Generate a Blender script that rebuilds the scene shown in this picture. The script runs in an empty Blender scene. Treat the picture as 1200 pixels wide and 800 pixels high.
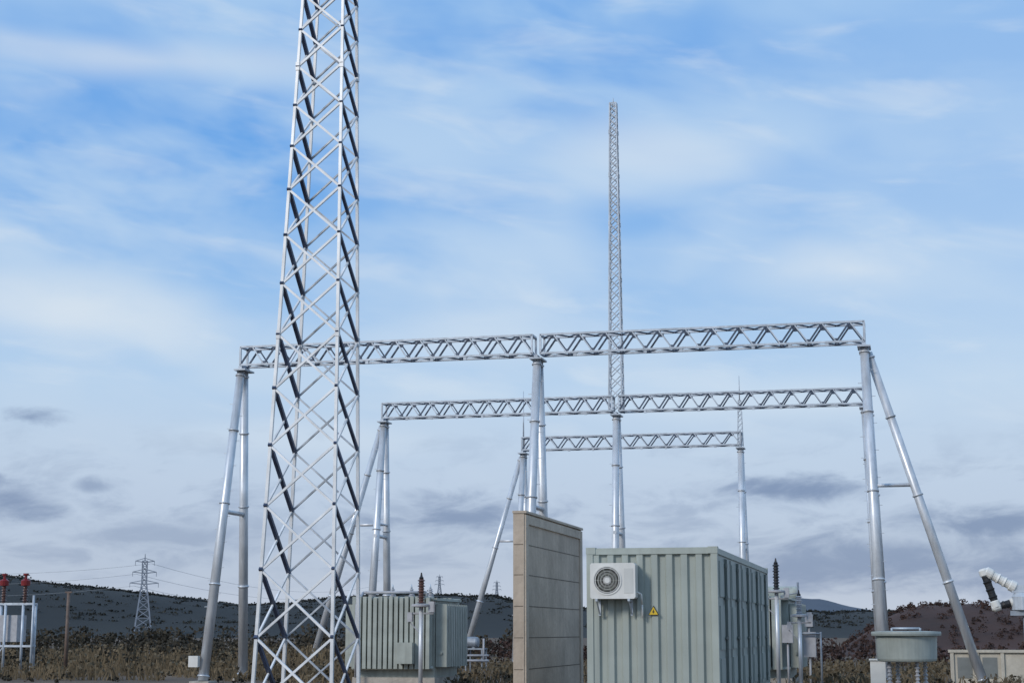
import bpy, math, random
from mathutils import Vector, Matrix
from mathutils import noise as mn
random.seed(7)
S=bpy.context.scene; COL=S.collection
rad=math.radians
def lin(r,g,b):
    f=lambda c:(c/255/12.92) if c/255<=.04045 else ((c/255+.055)/1.055)**2.4
    return (f(r),f(g),f(b),1)
# ---------------------------------------------------------------- materials
def mat(name,base,rough=.6,metal=0.0,var=.15,scale=3.0,bump=0.0,streak=0.0,dark=None,bscale=None,sdark=.42):
    m=bpy.data.materials.new(name); m.use_nodes=True; nt=m.node_tree; N=nt.nodes; L=nt.links
    b=N['Principled BSDF']; b.inputs['Roughness'].default_value=rough; b.inputs['Metallic'].default_value=metal
    tc=N.new('ShaderNodeTexCoord')
    n=N.new('ShaderNodeTexNoise'); n.inputs['Scale'].default_value=scale; n.inputs['Detail'].default_value=5; n.inputs['Roughness'].default_value=.6
    L.new(tc.outputs['Object'],n.inputs['Vector'])
    r=N.new('ShaderNodeValToRGB'); r.color_ramp.elements[0].position=.3; r.color_ramp.elements[1].position=.7
    d=dark if dark else tuple(c*(1-2*var) for c in base)
    l=base if dark else tuple(min(1,c*(1+var)) for c in base)
    r.color_ramp.elements[0].color=(*d,1); r.color_ramp.elements[1].color=(*l,1)
    L.new(n.outputs['Fac'],r.inputs['Fac']); out=r.outputs['Color']
    if streak>0:
        mp=N.new('ShaderNodeMapping'); mp.inputs['Scale'].default_value=(7,7,.35); L.new(tc.outputs['Object'],mp.inputs['Vector'])
        n2=N.new('ShaderNodeTexNoise'); n2.inputs['Scale'].default_value=1.2; n2.inputs['Detail'].default_value=4; L.new(mp.outputs[0],n2.inputs['Vector'])
        mr=N.new('ShaderNodeMapRange'); mr.inputs[1].default_value=.45; mr.inputs[2].default_value=.72; mr.inputs[3].default_value=0; mr.inputs[4].default_value=streak
        L.new(n2.outputs['Fac'],mr.inputs[0])
        mx=N.new('ShaderNodeMixRGB'); mx.inputs['Color2'].default_value=(*(c*sdark for c in base),1)
        L.new(mr.outputs[0],mx.inputs['Fac']); L.new(out,mx.inputs['Color1']); out=mx.outputs[0]
    L.new(out,b.inputs['Base Color'])
    if bump>0:
        nb=N.new('ShaderNodeTexNoise'); nb.inputs['Scale'].default_value=bscale or scale*6; nb.inputs['Detail'].default_value=4
        L.new(tc.outputs['Object'],nb.inputs['Vector'])
        bp=N.new('ShaderNodeBump'); bp.inputs['Strength'].default_value=bump; bp.inputs['Distance'].default_value=.05
        L.new(nb.outputs['Fac'],bp.inputs['Height']); L.new(bp.outputs[0],b.inputs['Normal'])
    return m
STEEL=mat('galvanised_steel',(.56,.61,.67),.45,.2,.16,2.2,streak=.35)
STEELB=mat('galvanised_tube',(.70,.72,.75),.4,.35,.12,.9,streak=.4)
LATT=mat('galvanised_angle',(.72,.73,.74),.45,.25,.14,1.5,streak=.25)
BRACE=mat('galvanised_brace',(.78,.79,.80),.5,.1,.12,2.0)
DKBR=mat('brace_shade_navy',(.05,.07,.13),.5,.1,.3,1.2)  # galvanised side braces: shade on the side faces put into a navy colour
BMBR=mat('web_shade_blue',(.065,.09,.14),.5,.1,.25,2)  # beam webs: shaded look of the galvanised members painted as dark blue-grey
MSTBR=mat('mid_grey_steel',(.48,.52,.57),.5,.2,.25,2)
DKST=mat('weathered_steel',(.30,.33,.37),.55,.3,.2,3)
BRST=mat('rusty_brown_steel',(.17,.12,.095),.7,.1,.2,3)
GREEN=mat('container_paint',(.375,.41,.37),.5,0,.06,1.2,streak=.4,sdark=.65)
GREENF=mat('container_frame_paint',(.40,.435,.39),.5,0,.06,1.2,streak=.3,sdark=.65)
GREEND=mat('container_side_shade',(.32,.36,.33),.5,0,.08,1.2,streak=.4,sdark=.6)  # same container paint, darkened to paint in shade on the long side
GREENK=mat('container_bar_paint',(.10,.125,.115),.5,0,.08,1.2)
TRG=mat('transformer_paint',(.39,.42,.38),.5,0,.12,2,streak=.5,sdark=.5)
CONC=mat('precast_concrete',(.56,.465,.37),.9,0,.12,1.6,.35,streak=.4,sdark=.65)
CONCL=mat('light_concrete',(.48,.44,.39),.9,0,.14,1.6,.35,streak=.4,sdark=.6)
CONC2=mat('precast_concrete_panel',(.52,.425,.335),.9,0,.14,.9,.4,streak=.4,sdark=.68)
JOINT=mat('joint_dark',(.17,.14,.11),.9,0,.1,3)  # dark brown for the thin strips along the panel joints
WHITE=mat('white_enamel',(.74,.73,.69),.4,0,.05,3,streak=.2,sdark=.6)
GRILL=mat('grille_grey',(.26,.27,.27),.5,.1,.05,3)
PANG=mat('panel_grey',(.60,.60,.57),.5,0,.04)
RED=mat('red_porcelain',(.22,.02,.022),.3,0,.15,6)
BROWNP=mat('brown_porcelain',(.11,.055,.045),.3,0,.15,6)
GREYP=mat('grey_silicone',(.42,.42,.44),.45,0,.1,6)
BLACK=mat('black_rubber',(.02,.02,.022),.5,0,.1,6)
YEL=mat('yellow_paint',(.75,.50,.03),.5,0,.06,8)
CREAM=mat('cream_render',(.56,.51,.42),.9,0,.1,2,.2,streak=.3,sdark=.6)
BRK=mat('grey_window_panel',(.20,.21,.20),.6,0,.1,3)
SOIL=mat('gravel_soil',(.15,.10,.062),.95,0,.2,.25,.6,dark=(.06,.042,.028),bscale=8)
HILL=mat('hill_cover',(.023,.025,.023),1,0,.2,.02,.4,dark=(.015,.018,.019),bscale=.2)
BANK=mat('reddish_bank_cover',(.075,.037,.028),1,0,.2,.12,.8,dark=(.032,.020,.017),bscale=1.0)
HILLF=mat('far_hill_haze',(.08,.10,.13),1,0,.06,.01)  # distance haze put into the base colour as a blue-grey tint
LEAF=mat('hill_foliage',(.027,.028,.023),1,0,.2,.03,dark=(.016,.019,.018))
LEAFB=mat('autumn_foliage',(.070,.035,.026),1,0,.2,.25,dark=(.030,.019,.016))
LEAFG=mat('shrub_foliage',(.060,.047,.029),1,0,.2,.3,dark=(.024,.022,.016))
REED=mat('dry_reed',(.20,.15,.09),1,0,.2,.5,dark=(.055,.045,.028))
# ---------------------------------------------------------------- mesh builder
class MB:
    def __init__(s): s.v=[]; s.f=[]; s.sm=[]
    def box(s,x0,x1,y0,y1,z0,z1):
        b=len(s.v); s.v+=[(x0,y0,z0),(x1,y0,z0),(x1,y1,z0),(x0,y1,z0),(x0,y0,z1),(x1,y0,z1),(x1,y1,z1),(x0,y1,z1)]
        s.f+=[tuple(b+i for i in q) for q in ((0,3,2,1),(4,5,6,7),(0,1,5,4),(1,2,6,5),(2,3,7,6),(3,0,4,7))]; s.sm+=[0]*6; return s
    def tube(s,p,q,r0,r1=None,n=4,caps=True):
        r1=r0 if r1 is None else r1
        p=Vector(p); q=Vector(q); d=(q-p).normalized()
        a=Vector((0,0,1)) if abs(d.z)<.9 else Vector((0,1,0))
        u=d.cross(a).normalized(); w=d.cross(u)
        b=len(s.v); off=math.pi/4 if n==4 else 0
        for c,r in((p,r0),(q,r1)):
            for i in range(n):
                t=off+2*math.pi*i/n; s.v.append(tuple(c+u*math.cos(t)*r+w*math.sin(t)*r))
        for i in range(n):
            j=(i+1)%n; s.f.append((b+i,b+n+i,b+n+j,b+j)); s.sm.append(1 if n>6 else 0)
        if caps:
            s.f.append(tuple(b+i for i in range(n))); s.f.append(tuple(b+n+i for i in reversed(range(n)))); s.sm+=[0,0]
        return s
    def lathe(s,prof,o=(0,0,0),axis=(0,0,1),n=16,smooth=0):
        o=Vector(o); d=Vector(axis).normalized(); a=Vector((0,0,1)) if abs(d.z)<.9 else Vector((0,1,0))
        u=d.cross(a).normalized(); w=d.cross(u); b=len(s.v)
        for r,z in prof:
            for i in range(n):
                t=2*math.pi*i/n; s.v.append(tuple(o+d*z+u*math.cos(t)*r+w*math.sin(t)*r))
        for k in range(len(prof)-1):
            for i in range(n):
                j=(i+1)%n; s.f.append((b+k*n+i,b+(k+1)*n+i,b+(k+1)*n+j,b+k*n+j)); s.sm.append(smooth)
        s.f.append(tuple(b+i for i in range(n))); s.f.append(tuple(b+(len(prof)-1)*n+i for i in reversed(range(n)))); s.sm+=[0,0]
        return s
    def prism(s,poly,y0,y1):
        b=len(s.v); n=len(poly)
        s.v+=[(x,y0,z) for x,z in poly]+[(x,y1,z) for x,z in poly]
        s.f.append(tuple(range(b,b+n))); s.f.append(tuple(b+n+i for i in reversed(range(n)))); s.sm+=[0,0]
        for i in range(n):
            j=(i+1)%n; s.f.append((b+i,b+n+i,b+n+j,b+j)); s.sm.append(0)
        return s
    def mesh(s,name,m):
        me=bpy.data.meshes.new(name); me.from_pydata(s.v,[],s.f); me.materials.append(m)
        me.polygons.foreach_set('use_smooth',[bool(x) for x in s.sm]); me.update(); return me
def thing(name,loc,label,cat,group=None,rz=0):
    e=bpy.data.objects.new(name,None); e.empty_display_size=.3; e.location=loc; e.rotation_euler=(0,0,rz); COL.objects.link(e)
    e['label']=label; e['category']=cat
    if group: e['group']=group
    return e
def part(par,name,mb,m,label=None,loc=None):
    o=bpy.data.objects.new(name,mb.mesh(name,m)); COL.objects.link(o); o.parent=par
    if loc: o.location=loc
    if label: o['label']=label
    return o
def single(name,mb,m,loc=(0,0,0),label=None,cat=None,group=None,kind=None):
    o=bpy.data.objects.new(name,mb.mesh(name,m)); COL.objects.link(o); o.location=loc
    for k,v in(('label',label),('category',cat),('group',group),('kind',kind)):
        if v: o[k]=v
    return o
def dup(src,loc,scale=1,label=None,rz=None):
    def rec(o,p):
        c=o.copy(); COL.objects.link(c)
        if p: c.parent=p
        for ch in list(o.children): rec(ch,c)
        return c
    c=rec(src,None); c.location=loc; c.scale=(scale,)*3
    if rz is not None: c.rotation_euler=(0,0,rz)
    if label: c['label']=label
    return c
# ---------------------------------------------------------------- camera
cam=bpy.data.cameras.new('camera'); co=bpy.data.objects.new('camera',cam); COL.objects.link(co); S.camera=co
cam.sensor_width=36; cam.lens=36*1950/1200; cam.clip_end=9000; cam.clip_start=.1
co.location=(0,0,1.6); co.rotation_euler=(rad(90+9.89),0,rad(13.35))
# ---------------------------------------------------------------- world
w=bpy.data.worlds.new('World'); S.world=w; w.use_nodes=True; nt=w.node_tree; N=nt.nodes; L=nt.links
try: w.cycles.sampling_method='MANUAL'; w.cycles.sample_map_resolution=128
except Exception: pass
bg=N['Background']
def setin(sock,v):
    if isinstance(v,(int,float)): sock.default_value=v
    elif isinstance(v,tuple): sock.default_value=v
    else: L.new(v,sock)
def M(op,a,b=None,c=None):
    n=N.new('ShaderNodeMath'); n.operation=op
    for i,v in enumerate((a,b,c)):
        if v is not None: setin(n.inputs[i],v)
    return n.outputs[0]
def MR(v,a,b,c=0.,d=1.,smooth=True):
    n=N.new('ShaderNodeMapRange'); n.interpolation_type='SMOOTHSTEP' if smooth else 'LINEAR'
    setin(n.inputs[0],v)
    for i,x in enumerate((a,b,c,d)): n.inputs[i+1].default_value=x
    return n.outputs[0]
def MIX(f,a,b):
    n=N.new('ShaderNodeMixRGB'); setin(n.inputs[0],f); setin(n.inputs[1],a); setin(n.inputs[2],b); return n.outputs[0]
tc=N.new('ShaderNodeTexCoord'); sp=N.new('ShaderNodeSeparateXYZ'); L.new(tc.outputs['Generated'],sp.inputs[0])
az=M('MULTIPLY',M('ARCTAN2',sp.outputs[0],sp.outputs[1]),57.2958)
el=M('MULTIPLY',M('ARCSINE',sp.outputs[2]),57.2958)
def noise(sx,sy,ang,detail=5,rough=.55,dist=0.,off=0.):
    a=rad(ang)
    u=M('ADD',M('MULTIPLY',az,math.cos(a)),M('MULTIPLY',el,math.sin(a)))
    v=M('SUBTRACT',M('MULTIPLY',el,math.cos(a)),M('MULTIPLY',az,math.sin(a)))
    cb=N.new('ShaderNodeCombineXYZ'); L.new(M('MULTIPLY',u,sx),cb.inputs[0]); L.new(M('MULTIPLY',v,sy),cb.inputs[1]); cb.inputs[2].default_value=off
    n=N.new('ShaderNodeTexNoise'); n.inputs['Scale'].default_value=1; n.inputs['Detail'].default_value=detail
    n.inputs['Roughness'].default_value=rough; n.inputs['Distortion'].default_value=dist
    L.new(cb.outputs[0],n.inputs['Vector']); return n.outputs['Fac']
n1=noise(.09,.20,-6,3,.45,.2,1.3)
n2=noise(.15,.38,-8,4,.52,.25,4.1)
n3=noise(.38,1.0,3,5,.6,.4,9.4)
n4=noise(.20,.75,-7,4,.52,.4,14.2)
def blob(a0,e0,ra,re,k=1.1,inner=.25,nn=None):
    dx=M('DIVIDE',M('SUBTRACT',az,a0),ra); dy=M('DIVIDE',M('SUBTRACT',el,e0),re)
    d=M('SQRT',M('ADD',M('MULTIPLY',dx,dx),M('MULTIPLY',dy,dy)))
    d=M('ADD',d,M('MULTIPLY',M('SUBTRACT',nn or n3,.5),k*2))
    return MR(d,inner,1.15,1.,0.)
rp=N.new('ShaderNodeValToRGB'); cr=rp.color_ramp
pts=[(0,(192,201,217)),(.10,(179,193,214)),(.2,(184,200,222)),(.38,(192,212,233)),(.62,(182,208,236)),(1,(162,198,236))]
cr.elements[0].position=0; cr.elements[0].color=lin(*pts[0][1]); cr.elements[1].position=1; cr.elements[1].color=lin(*pts[-1][1])
for p,c in pts[1:-1]:
    e=cr.elements.new(p); e.color=lin(*c)
L.new(MR(el,0,22,0,1,False),rp.inputs[0]); base=rp.outputs[0]
azf=MR(az,-12,2,1.,.45)
f=M('MULTIPLY',M('MULTIPLY',MR(n1,.34,.62),.8),M('MULTIPLY',azf,MR(el,5,13)))
for a in((-25.5,15.6,9.5,4.4,1.0),(-14,20.5,8,5,.75),(-18.5,12.8,6,3,.6)):
    f=M('MAXIMUM',f,M('MULTIPLY',blob(a[0],a[1],a[2],a[3],.9,-.05,n2),a[4]))
f=M('MULTIPLY',f,MR(n2,.72,.36,.4,1.))
blue=MIX(MR(el,6,20),lin(132,185,234),lin(80,152,227))
c=MIX(f,base,blue)
wh=M('MULTIPLY',M('MULTIPLY',MR(n4,.48,.80),MR(el,4,9)),.4)
for a in((-1.7,12.1,4.5,1.3,.8),(-28.5,10.6,5,1.6,.7),(-26.5,19.0,9,.9,.55),(-8.5,16.2,5,1.5,.45),(-15,10,5,1.2,.4),(-6,7.8,8,.9,.35),(-20,6.5,7,.8,.3)):
    wh=M('MAXIMUM',wh,M('MULTIPLY',blob(a[0],a[1],a[2],a[3],.9,-.1,n2),a[4]))
c=MIX(wh,c,lin(220,229,237))
g=M('MULTIPLY',M('MULTIPLY',MR(n3,.46,.72),M('MULTIPLY',MR(el,.8,2.5),MR(el,8,4.0))),.4)
for a in((-4.4,4.7,3.4,.55,.95),(-15.4,3.9,3.8,.8,.85),(-29.6,7.0,1.2,.36,.8),(-30.3,4.4,2.2,.9,.85),(-27.4,4.8,1.0,.36,.65),(2.2,3.5,4.0,.6,.9),(0,2.2,10,1.3,.8),(-24,3.2,4.5,.8,.5)):
    g=M('MAXIMUM',g,M('MULTIPLY',blob(a[0],a[1],a[2],a[3],1.25,.0,n3),a[4]))
c=MIX(g,c,lin(118,138,173))
nish=N.new('ShaderNodeTexSky'); nish.sky_type='NISHITA'; nish.sun_disc=False
SUN_EL,SUN_AZ=30,214
nish.sun_elevation=rad(SUN_EL); nish.sun_rotation=rad(SUN_AZ)
mul=N.new('ShaderNodeMixRGB'); mul.blend_type='MULTIPLY'; mul.inputs[0].default_value=1; L.new(c,mul.inputs[1]); mul.inputs[2].default_value=(10.6,10.6,10.6,1)
c=MIX(.08,mul.outputs[0],nish.outputs[0])
L.new(c,bg.inputs[0]); bg.inputs[1].default_value=.1
sun=bpy.data.lights.new('sun','SUN'); sun.energy=1.9; sun.angle=rad(14); sun.color=(1,.94,.86)
so=bpy.data.objects.new('sun',sun); COL.objects.link(so)
d=Vector((math.sin(rad(SUN_AZ))*math.cos(rad(SUN_EL)),math.cos(rad(SUN_AZ))*math.cos(rad(SUN_EL)),math.sin(rad(SUN_EL))))
so.rotation_euler=d.to_track_quat('Z','Y').to_euler(); so.location=(-20,-20,30)
S.view_settings.view_transform='Standard'; S.view_settings.look='None'; S.view_settings.exposure=0
# ---------------------------------------------------------------- ground & hills
g=MB()
R=[0,20,40,60,90,150,300,700,2000,6000]; n=48
for r in R[1:]:
    for i in range(n):
        t=2*math.pi*i/n; g.v.append((r*math.cos(t),r*math.sin(t),0))
g.v.append((0,0,0)); cidx=len(g.v)-1
for i in range(n): g.f.append((cidx,i,(i+1)%n)); g.sm.append(0)
for k in range(len(R)-2):
    for i in range(n): g.f.append((k*n+i,(k+1)*n+i,(k+1)*n+(i+1)%n,k*n+(i+1)%n)); g.sm.append(0)
single('ground',g,SOIL,kind='structure')
def interp(tab,x):
    if x<=tab[0][0]: return tab[0][1]
    for (a,b),(c_,d_) in zip(tab,tab[1:]):
        if x<=c_: return b+(d_-b)*(x-a)/(c_-a)
    return tab[-1][1]
ridge=[(-60,18),(-45,26),(-36,24),(-30.6,21),(-29,18.2),(-26.5,15.6),(-24.5,13),(-22.5,10.5),(-21,11.4),(-18.3,14.2),(-15.5,14.6),(-14,14),(-13.1,11),(-11,9.6),(-6,9.5),(-3,8.5),(3,8),(30,10)]
def hillz(b,r):
    h=interp(ridge,b)
    t=max(0,min(1,(r-440)/(600-440))); s=t*t*(3-2*t)
    if r>620: s*=max(0,1-(r-620)/400)
    nz=mn.noise(Vector((b*.5,r*.012,0)))*1.0+mn.noise(Vector((b*1.8,r*.03,3)))*.5
    return h*s+nz*s-.6*(1-s)
h=MB(); bs=[-60+.4*i for i in range(226)]; rs=[430+12*i for i in range(17)]+[700,780,880,1020]
for r in rs:
    for b in bs: h.v.append((r*math.sin(rad(b)),r*math.cos(rad(b)),hillz(b,r)))
nb=len(bs)
for k in range(len(rs)-1):
    for i in range(nb-1): h.f.append((k*nb+i,k*nb+i+1,(k+1)*nb+i+1,(k+1)*nb+i)); h.sm.append(1)
single('hills',h,HILL,kind='structure')
fh=MB(); fr=[(-12,16),(-8,20),(-5,22),(-3.9,34),(-3.0,32),(-1.6,22),(2,12),(8,10),(14,30)]
for j,(r,s) in enumerate(((1300,0),(1600,1),(1900,.3))):
    for i in range(120):
        b=-14+.25*i; fh.v.append((r*math.sin(rad(b)),r*math.cos(rad(b)),(interp(fr,b)+3*mn.noise(Vector((b,0,1))))*s))
for k in range(2):
    for i in range(119): fh.f.append((k*120+i,k*120+i+1,(k+1)*120+i+1,(k+1)*120+i)); fh.sm.append(1)
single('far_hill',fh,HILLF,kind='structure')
bk=MB()
def bankz(x,y):
    e=max(0,min(1,(x+7.6)/8)); e=e*e*(3-2*e)
    f_=max(0,min(1,(y-112)/20)); f_=f_*f_*(3-2*f_)
    if y>160: f_*=max(0,1-(y-160)/40)
    return -.3+(3.75+.4*mn.noise(Vector((x*.15,y*.1,0)))+.2*mn.noise(Vector((x*.6,y*.4,5))))*e*f_
bx=[-10+1.2*i for i in range(60)]; by=[108+3*i for i in range(32)]
for y in by:
    for x in bx: bk.v.append((x,y,bankz(x,y)))
for k in range(len(by)-1):
    for i in range(59): bk.f.append((k*60+i,k*60+i+1,(k+1)*60+i+1,(k+1)*60+i)); bk.sm.append(1)
single('bank_terrain',bk,BANK,kind='structure')
def leafquad(mb,c,s):
    u=Vector((random.gauss(0,1),random.gauss(0,1),random.gauss(0,1))).normalized()
    v=u.cross(Vector((random.gauss(0,1),random.gauss(0,1),random.gauss(0,1)))).normalized()
    b=len(mb.v); c=Vector(c)
    for a,b2 in((-1,-.6),(.7,-1),(1,.6),(-.5,1)): mb.v.append(tuple(c+u*a*s*.5+v*b2*s*.5))
    mb.f.append((b,b+1,b+2,b+3)); mb.sm.append(0)
wd=MB()
for k in range(1700):
    b=random.uniform(-33,1); r=random.uniform(500,620) if random.random()<.4 else random.uniform(585,612)
    z=hillz(b,r); R0=random.uniform(.8,1.8); x=r*math.sin(rad(b)); y=r*math.cos(rad(b))
    for j in range(14):
        p=Vector((random.gauss(0,.9),random.gauss(0,.6),abs(random.gauss(0.1,.3))))*R0
        leafquad(wd,(x+p.x,y+p.y,z+p.z*.7),random.uniform(.35,.8))
single('hill_woodland',wd,LEAF,kind='stuff')
def shrubs(name,m,count,xr,yr,hr,q,leaf,seed,zf=None,xf=None):
    random.seed(seed); mb=MB()
    for k in range(count):
        y=random.uniform(*yr); x=random.uniform(*xr); H=random.uniform(*hr)
        if xf: x=xf(y)
        if zf and zf(x,y)<.3 and random.random()<.6: continue
        H*=.75+.5*mn.noise(Vector((x*.12,y*.1,seed)))+.2
        W=H*random.uniform(.7,1.5); z0=zf(x,y)-.05 if zf else 0
        for j in range(q):
            t=random.random()**.8; a=random.uniform(0,6.28); rr=W*math.sqrt(random.random())*(1.05-t*.75)
            leafquad(mb,(x+rr*math.cos(a),y+rr*math.sin(a),z0+H*t),leaf*random.uniform(.5,1.3))
    return single(name,mb,m,kind='stuff')
shrubs('autumn_thicket',LEAFB,620,(-7.4,20),(112,142),(.2,.65),44,.10,3,bankz)
shrubs('dark_shrubs',LEAFG,190,(-66,-26),(90,125),(.8,2.0),80,.20,4)
shrubs('low_shrubs',LEAFB,330,(-20,0),(84,112),(.4,1.2),45,.16,5,xf=lambda y:random.uniform(-.36*y,.14*y))
random.seed(11)
rd=MB()
def blade(x,y,H,ww=None):
    lx=random.gauss(0,.13); ly=random.gauss(0,.13); ww=ww or random.uniform(.010,.028)
    b=len(rd.v); rd.v.extend([(x-ww,y,0),(x+ww,y,0),(x+lx*.6+ww*.8,y+ly*.5,H*.7),(x+lx*1.3,y+ly,H),(x+lx*.6-ww*.8,y+ly*.5,H*.7)])
    rd.f.append((b,b+1,b+2,b+3,b+4)); rd.sm.append(0)
    if random.random()<.35: leafquad(rd,(x+lx*1.3,y+ly,H),.12)
for k in range(12000):
    y=random.uniform(52,84); x=-.62*y+random.random()*(.32*y)
    dens=mn.noise(Vector((x*.35,y*.3,0)))
    if dens<-.14: continue
    blade(x,y,(random.uniform(.2,.85)+.6*dens)*(1 if y>62 else .6))
for k in range(14000):
    y=random.uniform(48,84); x=random.uniform(-.38,.14)*y
    if mn.noise(Vector((x*.5,y*.5,7)))<-.12: continue
    blade(x,y,random.uniform(.08,.40))
single('dry_reeds',rd,REED,kind='stuff')
shrubs('reed_shrubs',LEAFG,110,(-46,-20),(62,84),(.5,1.3),70,.13,9)
shrubs('yard_weeds',LEAFG,330,(-24,10),(49,82),(.10,.34),30,.08,12,xf=lambda y:random.uniform(-.58*y,.14*y))
# ---------------------------------------------------------------- lattice mast
def lattice(par,z0,z1,w0,w1,ratio,rl,rb,lean=0,off=(0,0),darkside=False,bm=None):
    def wz(z): return w0+(w1-w0)*(z-z0)/(z1-z0)
    def cn(i,z):
        sx=(-1,1,1,-1)[i]; sy=(-1,-1,1,1)[i]; h=wz(z)/2; cx=lean*(z-z0)
        return Vector((off[0]+cx+sx*h,off[1]+sy*h,z))
    zs=[z0]
    while zs[-1]<z1-.05: zs.append(min(z1,zs[-1]+max(.22,wz(zs[-1])*ratio)))
    for i in range(4):
        m=MB(); p0,p1=cn(i,z0),cn(i,z1); m.tube(p0,p1,rl,rl*.7,4)
        for z in zs[::6][1:]:
            p=cn(i,z); m.box(p.x-rl*.9,p.x+rl*.9,p.y-rl*.9,p.y+rl*.9,z-.08,z+.08)
        part(par,'leg',m,LATT if not bm else STEEL)
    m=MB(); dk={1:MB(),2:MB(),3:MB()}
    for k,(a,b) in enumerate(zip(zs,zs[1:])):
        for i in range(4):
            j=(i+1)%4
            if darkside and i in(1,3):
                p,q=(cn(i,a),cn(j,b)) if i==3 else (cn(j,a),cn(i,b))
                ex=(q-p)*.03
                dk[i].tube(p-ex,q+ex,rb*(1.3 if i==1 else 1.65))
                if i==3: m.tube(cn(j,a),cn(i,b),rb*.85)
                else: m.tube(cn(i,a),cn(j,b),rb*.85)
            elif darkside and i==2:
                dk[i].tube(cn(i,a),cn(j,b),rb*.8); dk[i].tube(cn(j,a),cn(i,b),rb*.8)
            else:
                m.tube(cn(i,a),cn(j,b),rb); m.tube(cn(j,a),cn(i,b),rb)
    for i in range(4): m.tube(cn(i,z1),cn((i+1)%4,z1),rb)
    part(par,'bracing',m,bm or BRACE)
    if darkside:
        for i in(1,3): part(par,'side_bracing',dk[i],DKBR,'galvanised diagonal side bracing with its shade coloured in dark blue-grey')
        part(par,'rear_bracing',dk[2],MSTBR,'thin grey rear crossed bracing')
t=thing('lattice_mast',(-10.6,28.72,0),'tall tapering galvanised steel lattice lightning mast with crossed bracing','mast')
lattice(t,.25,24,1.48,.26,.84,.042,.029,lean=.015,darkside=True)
m=MB(); m.tube((.36,0,24),(.36,0,26.5),.03,.01,8); part(t,'lightning_rod',m,STEEL)
for sx in(-1,1):
    for sy in(-1,1):
        m=MB(); m.box(sx*.74-.25,sx*.74+.25,sy*.74-.25,sy*.74+.25,0,.3); part(t,'footing',m,CONCL)
# ---------------------------------------------------------------- gantries
HB=10.25
def legmesh(p,q,r0,r1):
    m=MB(); m.tube(p,q,r0,r1,16); p=Vector(p); q=Vector(q)
    for f in(.015,.3,.56,.8,.985):
        a=p.lerp(q,f); dd=(q-p).normalized()*.025; rr=(r0+(r1-r0)*f)+.03
        m.tube(a-dd,a+dd,rr,rr,16)
    return m
def gantry(Y,xs,strut,label,splay,spr=1.65):
    t=thing('steel_gantry',(xs[0],Y,0),label,'gantry','steel substation gantries')
    for i,X in enumerate(xs):
        x=X-xs[0]; fx=x+splay[i]
        for s in(-1,1):
            xt=x+(-.05 if splay[i]<-.2 else 0)
            lg=legmesh((fx,s*spr,.06),(xt,s*.15,HB),.165,.135)
            if s<0:
                for k in range(int((HB-2.6)/.42)):
                    z=2.4+k*.42; fz=(z-.2)/(HB-.2); y=-spr+(spr-.15)*fz; sd=1 if k%2 else -1; xx=fx+(xt-fx)*fz
                    lg.tube((xx,y,z),(xx+sd*.25,y,z),.010,.010,5)
            part(t,'leg',lg,STEELB)
            f=MB(); f.box(fx-.33,fx+.33,s*spr-.33,s*spr+.33,0,.06); part(t,'footing',f,CONCL)
        xm=x+splay[i]*.47
        m=MB(); m.tube((xm,-.87,5.5),(xm,.87,5.5),.075,.075,10); part(t,'tie_bar',m,STEELB)
        m=MB(); m.box(x-.2,x+.2,-.42,.42,HB,HB+.05); m.box(x-.06,x+.06,-.36,.36,HB+.05,HB+.14); part(t,'cap_plate',m,STEEL)
    for i in range(len(xs)-1):
        a=xs[i]-xs[0]+(.14 if i else -.02); b=xs[i+1]-xs[0]-(.14 if i<len(xs)-2 else -.02)
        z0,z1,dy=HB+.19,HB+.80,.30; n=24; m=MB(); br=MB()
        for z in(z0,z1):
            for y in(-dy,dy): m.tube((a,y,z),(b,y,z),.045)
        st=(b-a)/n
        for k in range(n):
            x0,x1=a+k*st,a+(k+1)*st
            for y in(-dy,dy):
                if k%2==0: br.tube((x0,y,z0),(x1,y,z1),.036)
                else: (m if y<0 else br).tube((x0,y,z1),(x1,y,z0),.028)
            for z in(z0,z1):
                s=1 if k%2 else -1
                br.tube((x0,-dy*s,z),(x1,dy*s,z),.028)
            if k%2==1:
                for y in(-dy,dy): br.box(x0-.09,x0+.09,y-.012,y+.012,z1-.13,z1-.03)
            elif k:
                for y in(-dy,dy): br.box(x0-.07,x0+.07,y-.012,y+.012,z0+.03,z0+.11)
        for x in(a,b):
            for y in(-dy,dy): m.tube((x,y,z0),(x,y,z1),.045)
            for z in(z0,z1): m.tube((x,-dy,z),(x,dy,z),.045)
        for k in range(1,9):
            x=a+(b-a)*k/9
            m.box(x-.05,x+.05,-dy-.02,-dy+.02,z0-.13,z0)
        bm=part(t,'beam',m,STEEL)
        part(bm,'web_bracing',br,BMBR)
    for side in strut:
        x=(xs[-1] if side>0 else xs[0])-xs[0]
        part(t,'side_strut',legmesh((x+side*3.1,0,.06),(x+side*.12,0,HB-.15),.145,.125),STEELB)
        m=MB(); m.tube((x,0,6.0),(x+side*1.34,0,6.0),.06,.06,10); m.tube((x,-.75,6),(x,.75,6),.05,.05,8); part(t,'tie_bar',m,STEELB)
        f=MB(); f.box(x+side*3.1-.33,x+side*3.1+.33,-.33,.33,0,.06); part(t,'footing',f,CONCL)
    return t
G1=gantry(52,[-21.65,-11.47,-1.12],[1],'galvanised two-bay steel gantry with lattice beams on tubular A-frames',(-.42,-.08,.28))
G2=gantry(66.5,[-21.3,-11.4,-1.5],[-1],'galvanised two-bay gantry carrying a tall slender lattice lightning mast',(-.15,.05,.3),1.35)
G3=gantry(80,[-18.4,-7.7],[-1],'single-bay galvanised steel gantry with spiked tubular columns',(-.1,.1),1.4)
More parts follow.
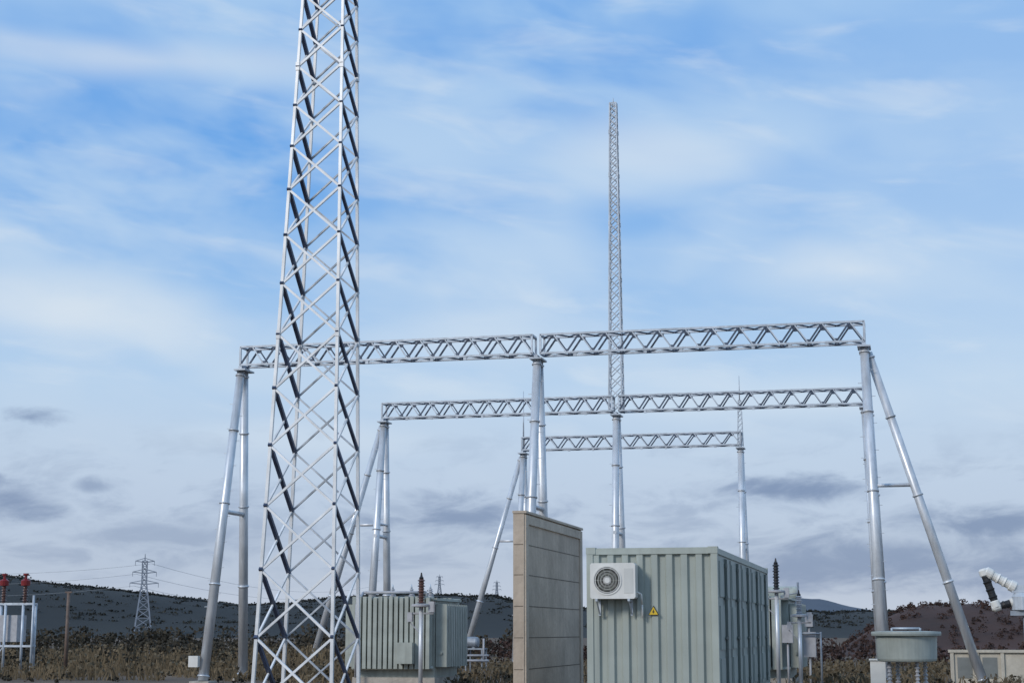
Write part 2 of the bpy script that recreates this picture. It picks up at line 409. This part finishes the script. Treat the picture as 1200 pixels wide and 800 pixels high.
lattice(G2,HB+.14,23.5,.54,.28,.95,.038,.022,off=(9.9,0),bm=MSTBR)
m=MB(); m.tube((9.9,0,23.5),(9.9,0,23.75),.03,.01,8); part(G2,'lightning_rod',m,STEEL)
m=MB(); m.tube((0,0,HB+.14),(0,0,13.4),.045,.015,8); part(G3,'lightning_rod',m,STEEL)
lattice(G3,HB+.14,12.6,.26,.14,1.2,.020,.011,off=(10.7,0),bm=MSTBR)
m=MB(); m.tube((10.7,0,12.6),(10.7,0,13.8),.03,.012,8); part(G3,'lightning_rod',m,STEEL)
m=MB(); m.box(-.84,-.52,-1.88,-1.7,.5,.85); part(G1,'junction_box',m,WHITE)
# ---------------------------------------------------------------- container
CX0,CX1,CY0,CY1,CZ0,CZ1=-5.88,-3.44,30.8,41.9,.25,3.14
t=thing('equipment_container',(CX0,CY0,0),'grey-green corrugated steel equipment container with air conditioner on end wall','container')
W=CX1-CX0; D=CY1-CY0
def corr(length,pitch,depth,fl=.40,sl=.12):
    out=[]; n=max(1,round(length/pitch)); p=length/n
    for k in range(n):
        x=k*p; out+=[(x,0),(x+p*fl,0),(x+p*(fl+sl),depth),(x+p*(1-sl),depth)]
    out.append((length,0)); return out
m=MB(); pr=corr(W-.24,.275,.06)
for x,dp in pr: m.v+=[(.12+x,.02+dp,CZ0+.16),(.12+x,.02+dp,CZ1-.12)]
for k in range(len(pr)-1): m.f.append((2*k,2*k+2,2*k+3,2*k+1)); m.sm.append(0)
part(t,'end_wall',m,GREEN)
m=MB(); m.box(.12,W-.12,D-.05,D,CZ0+.16,CZ1-.12); part(t,'rear_wall',m,GREEN)
m=MB(); m.box(0,.04,.12,D-.12,CZ0+.16,CZ1-.12); part(t,'side_wall',m,GREEN)
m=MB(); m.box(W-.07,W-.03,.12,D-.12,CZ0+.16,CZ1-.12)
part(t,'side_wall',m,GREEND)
m=MB()
for x0,x1 in((0,.12),(W-.12,W)):
    for y0,y1 in((0,.12),(D-.12,D)): m.box(x0,x1,y0,y1,CZ0+.12,CZ1-.1)
m.box(.12,W-.12,0.004,.10,CZ0,CZ0+.16); m.box(.12,W-.12,0.004,.10,CZ1-.12,CZ1-.02)
m.box(.004,.10,.12,D-.12,CZ1-.12,CZ1-.02); m.box(W-.10,W-.004,.12,D-.12,CZ1-.12,CZ1-.02)
m.box(.004,.10,.12,D-.12,CZ0,CZ0+.16); m.box(W-.10,W-.004,.12,D-.12,CZ0,CZ0+.16)
part(t,'frame',m,GREENF)
m=MB(); m.box(.02,W-.02,.02,D-.02,CZ1-.03,CZ1-.005)
for k in range(14): m.box(.1,W-.1,.3+k*.76,.5+k*.76,CZ1-.005,CZ1+.012)
part(t,'roof',m,GREEN)
for x0 in(-.008,W-.17):
    for y0 in(-.008,D-.17):
        for z0 in(CZ0-.01,CZ1-.115):
            m=MB(); m.box(x0,x0+.178,y0,y0+.178,z0,z0+.125)
            part(t,'corner_casting',m,GREENF)
for y in (1.15,3.35,5.55,7.75,9.95):
    for s in(0,1):
        m=MB(); y0=y-.93 if s==0 else y+.03; y1=y-.03 if s==0 else y+.93
        m.box(W-.03,W-.006,y0,y1,CZ0+.2,CZ1-.16)
        for z0,z1 in((CZ0+.28,1.12),(1.28,2.08),(2.24,CZ1-.24)):
            m.box(W-.006,W+.012,y0+.08,y1-.08,z0,z1)
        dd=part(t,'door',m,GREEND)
        m=MB(); yb=y-.09 if s==0 else y+.09
        m.tube((W+.03,yb,CZ0+.22),(W+.03,yb,CZ1-.18),.016,.016,6)
        for z in(.6,1.45,2.2,2.8): m.box(W-.004,W+.05,yb-.05,yb+.05,z,z+.07)
        m.box(W+.03,W+.05,yb-.2,yb-.05,1.47,1.5)
        part(dd,'handle',m,GREENK)
    m=MB(); m.box(W-.028,W-.018,y+.94,min(y+1.26,D-.13),CZ0+.2,CZ1-.16); part(t,'pillar',m,GREENK)
for y in(.3,D/2,D-.3):
    m=MB(); m.box(0.05,W-.05,y-.25,y+.25,0,CZ0-.012); part(t,'support_block',m,CONCL)
# air conditioner
t=thing('air_conditioner',(-5.33,30.62,2.2),'white outdoor air conditioner unit bracketed to container wall','air conditioner')
m=MB(); w_,hh=.42,.65
poly=[(-w_+.03,0),(w_-.03,0),(w_,.03),(w_,hh-.03),(w_-.03,hh),(-w_+.03,hh),(-w_,hh-.03),(-w_,.03)]
m.prism(poly,-.16,.15); part(t,'casing',m,WHITE)
m=MB(); m.lathe([(.27,0),(.27,.012),(.245,.012),(.245,0)],(-.1,-.162,.335),(0,-1,0),32)
for rr in(.07,.12,.17,.22):
    m.lathe([(rr+.005,.008),(rr+.005,.014),(rr-.005,.014),(rr-.005,.008)],(-.1,-.162,.335),(0,-1,0),28)
for k in range(10):
    a=k*math.pi/5; m.tube((-.1+.05*math.cos(a),-.172,.335+.05*math.sin(a)),(-.1+.25*math.cos(a),-.172,.335+.25*math.sin(a)),.004)
m.lathe([(.055,0),(.055,.02)],(-.1,-.162,.335),(0,-1,0),16)
part(t,'fan_grille',m,WHITE)
m=MB(); m.lathe([(.243,0),(.243,.004)],(-.1,-.1615,.335),(0,-1,0),32); part(t,'fan_opening',m,GRILL)
m=MB(); m.box(.21,.38,-.165,-.161,.1,.55); part(t,'side_panel',m,PANG)
for x in(-.3,.3):
    m=MB(); m.box(x-.02,x+.02,-.2,.17,-.045,-.003); m.tube((x,-.16,-.04),(x,.16,-.28),.016); m.box(x-.02,x+.02,.15,.17,-.3,-.045)
    part(t,'bracket',m,STEEL)
m=MB(); pts=[(.42,.0,.12),(.50,.02,.08),(.50,.12,-.1),(.5,.15,-.35)]
for a,b in zip(pts,pts[1:]): m.tube(a,b,.018,.018,8)
part(t,'pipe',m,WHITE)
# warning sign
t=thing('warning_sign',(-4.63,30.80,1.89),'small yellow triangular electrical hazard sign fixed to container','sign')
def tri(s,zc=.072): return [(-s/2,zc-s*.289),(s/2,zc-s*.289),(0,zc+s*.577)]
m=MB(); m.prism(tri(.20),-.012,.03); part(t,'border',m,BLACK)
m=MB(); m.prism(tri(.165),-.016,-.0125); part(t,'plate',m,YEL)
m=MB(); m.prism([(.010,.13),(-.025,.066),(-.004,.07),(-.010,.035),(.025,.085),(.005,.082)],-.019,-.0165); part(t,'bolt_symbol',m,BLACK)
# ---------------------------------------------------------------- firewall
t=thing('fire_wall',(-8.99,38,0),'tall free-standing warm beige precast concrete fire wall between transformers','wall')
LW,TW,HW=6.95,.26,4.33
m=MB(); m.box(.0,TW,0.0,LW,0,HW)
part(t,'wall_body',m,CONC2)
for (y0,y1) in ((.02,.30),(LW-.30,LW-.02)):
    m=MB(); m.box(TW-.02,TW+.045,y0,y1,0,HW-.03) ; part(t,'pilaster',m,CONC)
m=MB(); m.box(-.015,TW+.06,-.02,LW+.02,HW+.003,HW+.06); part(t,'coping',m,CONC)
m=MB(); m.box(TW-.02,TW+.04,.30,LW-.30,HW-.24,HW-.03); part(t,'rail',m,CONC)
for z in (.74,1.46,2.18,2.90,3.60):
    m=MB(); m.box(TW-.02,TW+.004,.30,LW-.30,z,z+.022); m.box(.02,TW-.03,-.004,.02,z,z+.018); m.box(TW-.03,TW-.02,.0,.3,z,z+.018); part(t,'panel_joint',m,JOINT)
# ---------------------------------------------------------------- insulators
def insul(h,r,n,core=.5):
    pr=[(r*core,0)]; st=h/n
    for k in range(n):
        z=k*st; rr=r if k%2==0 else r*.82
        pr+=[(r*core,z+st*.15),(rr,z+st*.35),(rr*.97,z+st*.45),(r*core,z+st*.85)]
    pr.append((r*core,h)); return pr
def transformer(loc,wx,dy,label,big):
    t=thing('power_transformer',loc,label,'transformer','oil-filled power transformers')
    H=2.5
    m=MB(); m.box(.15,wx-.15,.35,dy-.35,.3,H); m.box(.05,wx-.05,.25,dy-.25,H,H+.07); part(t,'tank',m,TRG)
    for side in (0,1):
        m=MB(); y0=(-.05,dy-.30)[side]
        n=int((wx-.3)/.16)
        for k in range(n):
            x=.15+k*.16
            m.box(x,x+.11,y0,y0+.35,.55,H+.12-(.04 if k%5==4 else 0))
        for z in(.5,H-.02):
            m.tube((.12,y0+.18,z+.07),(wx-.12,y0+.18,z+.07),.06,.06,10)
        part(t,'radiator',m,TRG)
    for side in(0,1):
        m=MB(); x0=(-.2,wx-.13)[side]
        for k in range(int((dy-.8)/.2)):
            y=.4+k*.2
            m.box(x0,x0+.33,y,y+.13,.6,H-.1)
        m.tube((x0+.16,.35,1),(x0+.16,dy-.35,1),.05,.05,8)
        part(t,'radiator',m,TRG)
    m=MB()
    m.tube((.3,-.12,.3),(.3,-.12,H-.1),.035,.035,8); m.tube((.3,-.12,H-.1),(.3,.5,H+.25),.035,.035,8); m.tube((.3,.5,H+.25),(wx-.5,.6,H+.25),.04,.04,8); m.tube((wx-.5,.6,H+.25),(wx-.5,.9,H),.04,.04,8)
    part(t,'oil_pipe',m,GREYP)
    if big:
        m=MB(); m.lathe([(.0,-.03),(.2,0),(.22,.06),(.22,1.24),(.2,1.3),(0,1.33)],(wx*.55,dy-.55,H+.24),(1,0,0),20); part(t,'conservator',m,TRG)
        for (x,y,z0,sx,sz) in((wx+.25,.2,.9,.35,.7),(wx+.3,.3,1.75,.22,.35),(wx-.3,-.4,1.3,.3,.5)):
            m=MB(); m.box(x,x+sx,y,y+.25,z0,z0+sz); m.tube((x+sx/2,y+.1,0),(x+sx/2,y+.1,z0),.03,.03,8); part(t,'control_box',m,GREYP)
        m=MB(); m.tube((wx+.15,.1,0),(wx+.15,.1,3.0),.03,.03,8); m.tube((wx+.15,.1,2.7),(wx-.5,.5,2.6),.02,.02,6); m.tube((wx+.75,.1,0),(wx+.75,.1,1.6),.03,.03,8); m.tube((wx+.15,.1,1.55),(wx+.75,.1,1.55),.03,.03,8)
        part(t,'cable_riser',m,DKST)
    for k in range(3):
        x=wx*.28+k*wx*.22; hb=.52 if big else .2; y=.8 if big else 2.0
        m=MB(); m.lathe([(.1,0),(.1,.12)]+[(r,z+.12) for r,z in insul(hb,.09,9 if big else 4)],(x,y,H+.07),(0,(-.12),1),14); bsh=part(t,'bushing',m,BROWNP if big else GREYP)
        m=MB(); m.tube((x,y-.01-.12*(hb+.1),H+.07+hb+.1),(x,y-.02-.12*(hb+.25),H+.07+hb+.25),.035,.02,8); part(bsh,'terminal',m,STEEL)
    m=MB(); m.box(0.1,wx-.1,.2,dy-.2,0,.3); part(t,'plinth',m,CONCL)
    m=MB(); m.box(wx*.6,wx*.6+.45,-.32,-.08,.7,1.3); part(t,'control_box',m,TRG)
    return t
transformer((-16.1,47.0,0),2.7,3.2,'grey-green oil transformer with finned radiators beside lattice mast',False)
transformer((-6.3,48.6,0),3.0,3.4,'grey-green oil transformer with tall bushings behind the container',True)
def arrester(loc,H,label,m1,grp,hi=.62):
    t=thing('surge_arrester',loc,label,'surge arrester',grp)
    m=MB(); m.tube((0,0,0),(0,0,H),.055,.055,12); m.box(-.16,.16,-.16,.16,0,.03); part(t,'post',m,STEELB)
    m=MB(); m.lathe([(.1,H),(.24,H+.02),(.24,H+.07),(.12,H+.09)],n=20)
    m.tube((-.32,0,H-.15),(.32,0,H-.15),.025,.025,6); m.box(-.34,-.22,-.06,.06,H-.35,H-.12); m.box(.20,.34,-.06,.06,H-.12,H+.14); m.tube((-.3,0,H-.35),(-.06,0,H-.6),.015,.015,6); part(t,'mounting_plate',m,GREYP)
    m=MB(); m.lathe([(r,z+H+.09) for r,z in insul(hi,.10,9,.6)],n=16); part(t,'insulator',m,m1)
    m=MB(); m.lathe([(.05,H+.09+hi),(.06,H+.12+hi),(.03,H+.16+hi),(.015,H+.25+hi)],n=12); part(t,'terminal_cap',m,BLACK)
    return t
arrester((-11.8,40,0),2.2,'brown porcelain surge arrester on slim steel post',BROWNP,None,.6)
arrester((-3.6,46.6,0),2.65,'dark surge arrester on steel post behind the container',BLACK,None,.7)
arrester((-3.05,47.4,0),2.0,'grey surge arrester on steel post behind the container',GREYP,None,.5)
# left breaker
t=thing('circuit_breaker',(-32.3,55,0),'steel-framed circuit breaker with dark red porcelain insulators on top','circuit breaker')
m=MB()
for x in(-.25,.45,1.15):
    m.tube((x,0,0),(x,0,2.6),.05,.05,8)
for x in (-.25,1.15): m.tube((x,.9,0),(x,.9,2.6),.05,.05,8)
m.tube((1.55,0,0),(1.55,0,2.9),.045,.045,8)
for z in(1.1,2.6):
    m.tube((-.4,0,z),(1.55,0,z),.05); m.tube((-.4,.9,z),(1.2,.9,z),.05)
    for x in(-.25,1.15): m.tube((x,0,z),(x,.9,z),.04)
m.tube((-.25,0,.2),(.45,0,1.1),.025)
part(t,'frame',m,STEEL)
m=MB(); m.box(-.1,.85,.15,.8,1.25,2.2); part(t,'mechanism_box',m,GREYP)
for x in(.35,1.2):
    m=MB(); m.lathe([(.07,2.64),(.07,2.68)]+[(r,z+2.68) for r,z in insul(.55,.12,6,.5)],(x,.0,0),n=18); i_=part(t,'insulator',m,BROWNP)
    m=MB(); m.lathe([(.06,3.23),(.16,3.25),(.17,3.42),(.12,3.46),(.05,3.5),(.05,3.6),(.1,3.62),(.1,3.68)],(x,.0,0),n=14); part(i_,'cap',m,RED)
m=MB(); m.tube((.1,.0,3.55),(.35,.0,3.62),.03,.03,6); m.tube((.35,0,3.62),(.8,.0,3.58),.02); m.tube((.8,.0,3.58),(1.35,.0,3.62),.02); part(t,'conductor',m,BLACK)
def pole(loc,H,r,label):
    t=thing('steel_pole',loc,label,'pole','slim steel poles')
    m=MB(); m.tube((0,0,0),(0,0,H),r,r*.8,10); part(t,'shaft',m,BRST)
    m=MB(); m.box(-.14,.14,-.04,.04,H,H+.06); part(t,'top_bracket',m,BRST)
pole((-32.05,60,0),3.1,.08,'weathered brown steel pole standing in dry reeds')
pole((-15.6,92,0),3.3,.05,'slim dark steel pole beyond the yard')
# pipe rack
t=thing('pipe_rack',(-17.7,64,0),'low grey steel frame with pipes and small tank beside gantry foot','pipe rack')
m=MB()
for x in(0,.65,1.3):
    for y in(0,.7): m.tube((x,y,0),(x,y,.95),.035)
for y in(0,.7): m.tube((-.05,y,.95),(1.35,y,.95),.04)
for x in(0,.65,1.3): m.tube((x,0,.95),(x,.7,.95),.035)
part(t,'frame',m,DKST)
m=MB(); m.lathe([(0,0),(.18,.03),(.22,.1),(.22,.8),(.18,.87),(0,.9)],(.2,.35,1.2),(1,0,0),18); m.box(.35,.45,.2,.5,.97,1.02); m.box(.85,.95,.2,.5,.97,1.02); part(t,'tank',m,DKST)
m=MB(); m.tube((-.3,-.1,.5),(1.6,-.1,.5),.05,.05,8); m.tube((-.3,-.1,.7),(1.6,-.1,.7),.04,.04,8); m.tube((1.4,-.1,.5),(1.4,-.1,1.35),.04,.04,8); m.tube((.65,-.1,.5),(.65,-.1,1.2),.035,.035,8); part(t,'pipe',m,GREYP)
# drum reactor
t=thing('reactor_drum',(-.17,44,0),'shallow grey-green cylindrical reactor drum with flat rim on insulated legs','reactor')
m=MB(); m.lathe([(.62,.86),(.72,.88),(.74,.93),(.76,1.45),(.76,1.50),(.86,1.51),(.87,1.56),(.86,1.61),(.5,1.625)],n=48,smooth=0)
part(t,'casing',m,mat('drum_paint',(.40,.43,.39),.5,0,.08,2,streak=.45,sdark=.6))
m=MB(); m.tube((-.35,0,1.62),(-.35,0,1.70),.03,.03,8); m.tube((.35,0,1.62),(.35,0,1.70),.03,.03,8); m.tube((-.35,0,1.69),(.35,0,1.69),.025,.025,8); part(t,'lifting_bar',m,STEEL)
for k in range(4):
    a=k*math.pi/2+.5; m=MB(); m.lathe([(r,z+.3) for r,z in insul(.56,.07,6)],(.5*math.cos(a),.5*math.sin(a),0),n=12); part(t,'support_insulator',m,GREYP)
m=MB(); m.box(-.7,.7,-.7,.7,0,.3); part(t,'plinth',m,CONCL)
t=thing('junction_cabinet',(-.95,46.5,0),'small white junction cabinet at foot of gantry','cabinet')
m=MB(); m.box(-.2,.2,0,.25,.25,.85); m.box(-.23,.23,-.04,.28,.85,.89); part(t,'casing',m,WHITE)
m=MB(); m.tube((0,.12,0),(0,.12,.25),.05,.05,8); part(t,'post',m,STEEL)
# disconnector with inclined insulators
t=thing('disconnector',(2.42,38,0),'pole-mounted disconnector with inclined white and black insulators','disconnector')
m=MB(); m.tube((0,0,0),(0,0,1.95),.09,.09,12); m.box(-.35,.25,-.12,.12,1.95,2.05); part(t,'post',m,DKST)
m=MB(); m.lathe([(.15,0),(.21,.02),(.21,.3),(.15,.38)],(-.10,0,2.05),n=16); m.box(-.3,.3,-.08,.08,2.44,2.6); m.box(.0,.35,-.08,.08,2.2,2.435); part(t,'head',m,STEEL)
def inclined(p,q,r,nn,mt):
    p=Vector(p);q=Vector(q);L_=(q-p).length; d_=q-p
    m=MB(); m.lathe(insul(L_,r,nn,.82),p,d_,14); o=part(t,'insulator',m,mt)
    m=MB(); m.lathe([(r*.7,-.10),(r*1.05,-.06),(r*1.05,.05),(r*.7,.08)],p,d_,14); part(o,'end_fitting',m,WHITE)
    m=MB(); m.lathe([(r*.7,-.06),(r*1.05,-.03),(r*1.05,.09),(r*.6,.14)],q,d_,14); part(o,'end_fitting',m,WHITE)
inclined((-.28,0,2.58),(-.74,-.03,2.84),.12,7,WHITE)
inclined((-.86,-.05,2.86),(-.66,-.05,2.22),.10,8,BLACK)
inclined((-.28,0,2.24),(-.60,-.04,2.14),.09,4,BLACK)
# cream boundary wall
t=thing('boundary_wall',(1.05,52.0,0),'low cream rendered wall with pilasters and grey inset panels','wall')
m=MB(); m.box(0,8,0,.22,0,1.0); part(t,'wall_body',m,CREAM)
m=MB(); m.box(-.05,8.05,-.08,.3,1.0,1.08); part(t,'coping',m,CREAM)
for k in range(12):
    m=MB(); m.box(.0+k*.72,.10+k*.72,-.06,-.002,0,.998); part(t,'pilaster',m,CREAM)
for k in range(11):
    if k%3==2: continue
    m=MB(); m.box(.2+k*.72,.62+k*.72,-.012,-.002,.25,.86); part(t,'inset_panel',m,BRK)
# ---------------------------------------------------------------- far pylon
PYL=mat('pylon_steel',(.26,.29,.34),.6,.1,.1,1)
t=thing('transmission_tower',(-204,424,0),'distant grey lattice transmission tower with cross arms against hill','transmission tower','distant transmission towers')
m=MB()
def pw(z): return 2.3-(2.3-.6)*min(1,z/14) if z<14 else .6
zs=[0,2.6,5,7.2,9.2,11,12.6,14,15.4,16.8,18.2,19.6]
for a,b in zip(zs,zs[1:]):
    ca=[(sx*pw(a),sy*pw(a),a) for sx,sy in((-1,-1),(1,-1),(1,1),(-1,1))]; cb=[(sx*pw(b),sy*pw(b),b) for sx,sy in((-1,-1),(1,-1),(1,1),(-1,1))]
    for i in range(4):
        j=(i+1)%4; m.tube(ca[i],cb[i],.19); m.tube(ca[i],cb[j],.11); m.tube(ca[j],cb[i],.11); m.tube(cb[i],cb[j],.1)
m.tube((0,0,19.5),(0,0,21.4),.25,.1)
part(t,'body',m,PYL)
for z,Lm in((13.6,3.6),(16.4,3.0),(19.2,2.4)):
    m=MB()
    for s in(-1,1):
        m.tube((0,-.4,z),(s*Lm,0,z+.35),.15); m.tube((0,.4,z),(s*Lm,0,z+.35),.15); m.tube((0,0,z+1.1),(s*Lm,0,z+.35),.12)
        m.tube((s*Lm,0,z+.35),(s*Lm,0,z-.8),.09)
    part(t,'cross_arm',m,PYL)
t.scale=(1.06,)*3
t.rotation_euler=(0,0,rad(28))
dup(t,(-158,640,11),.5,'small far grey transmission tower standing on hill ridge')
dup(t,(-170,600,12),.5,'small far grey transmission tower standing on hill ridge')
for k,(zz,dx) in enumerate(((14,-3),(17.2,-2.4),(20,2))):
    m=MB(); P=Vector((-204+dx,424,zz))
    for Q in(Vector((-250+dx,760,zz+3)),Vector((-330+dx,400,zz+5))):
        last=P
        for i in range(1,17):
            f_=i/16; p=P.lerp(Q,f_); p.z-=4*f_*(1-f_)*5; m.tube(last,p,.045,.045,4,False); last=p
    single('overhead_wire',m,DKST,(0,0,0),'thin overhead power line wire strung from distant tower','power line','overhead power lines')
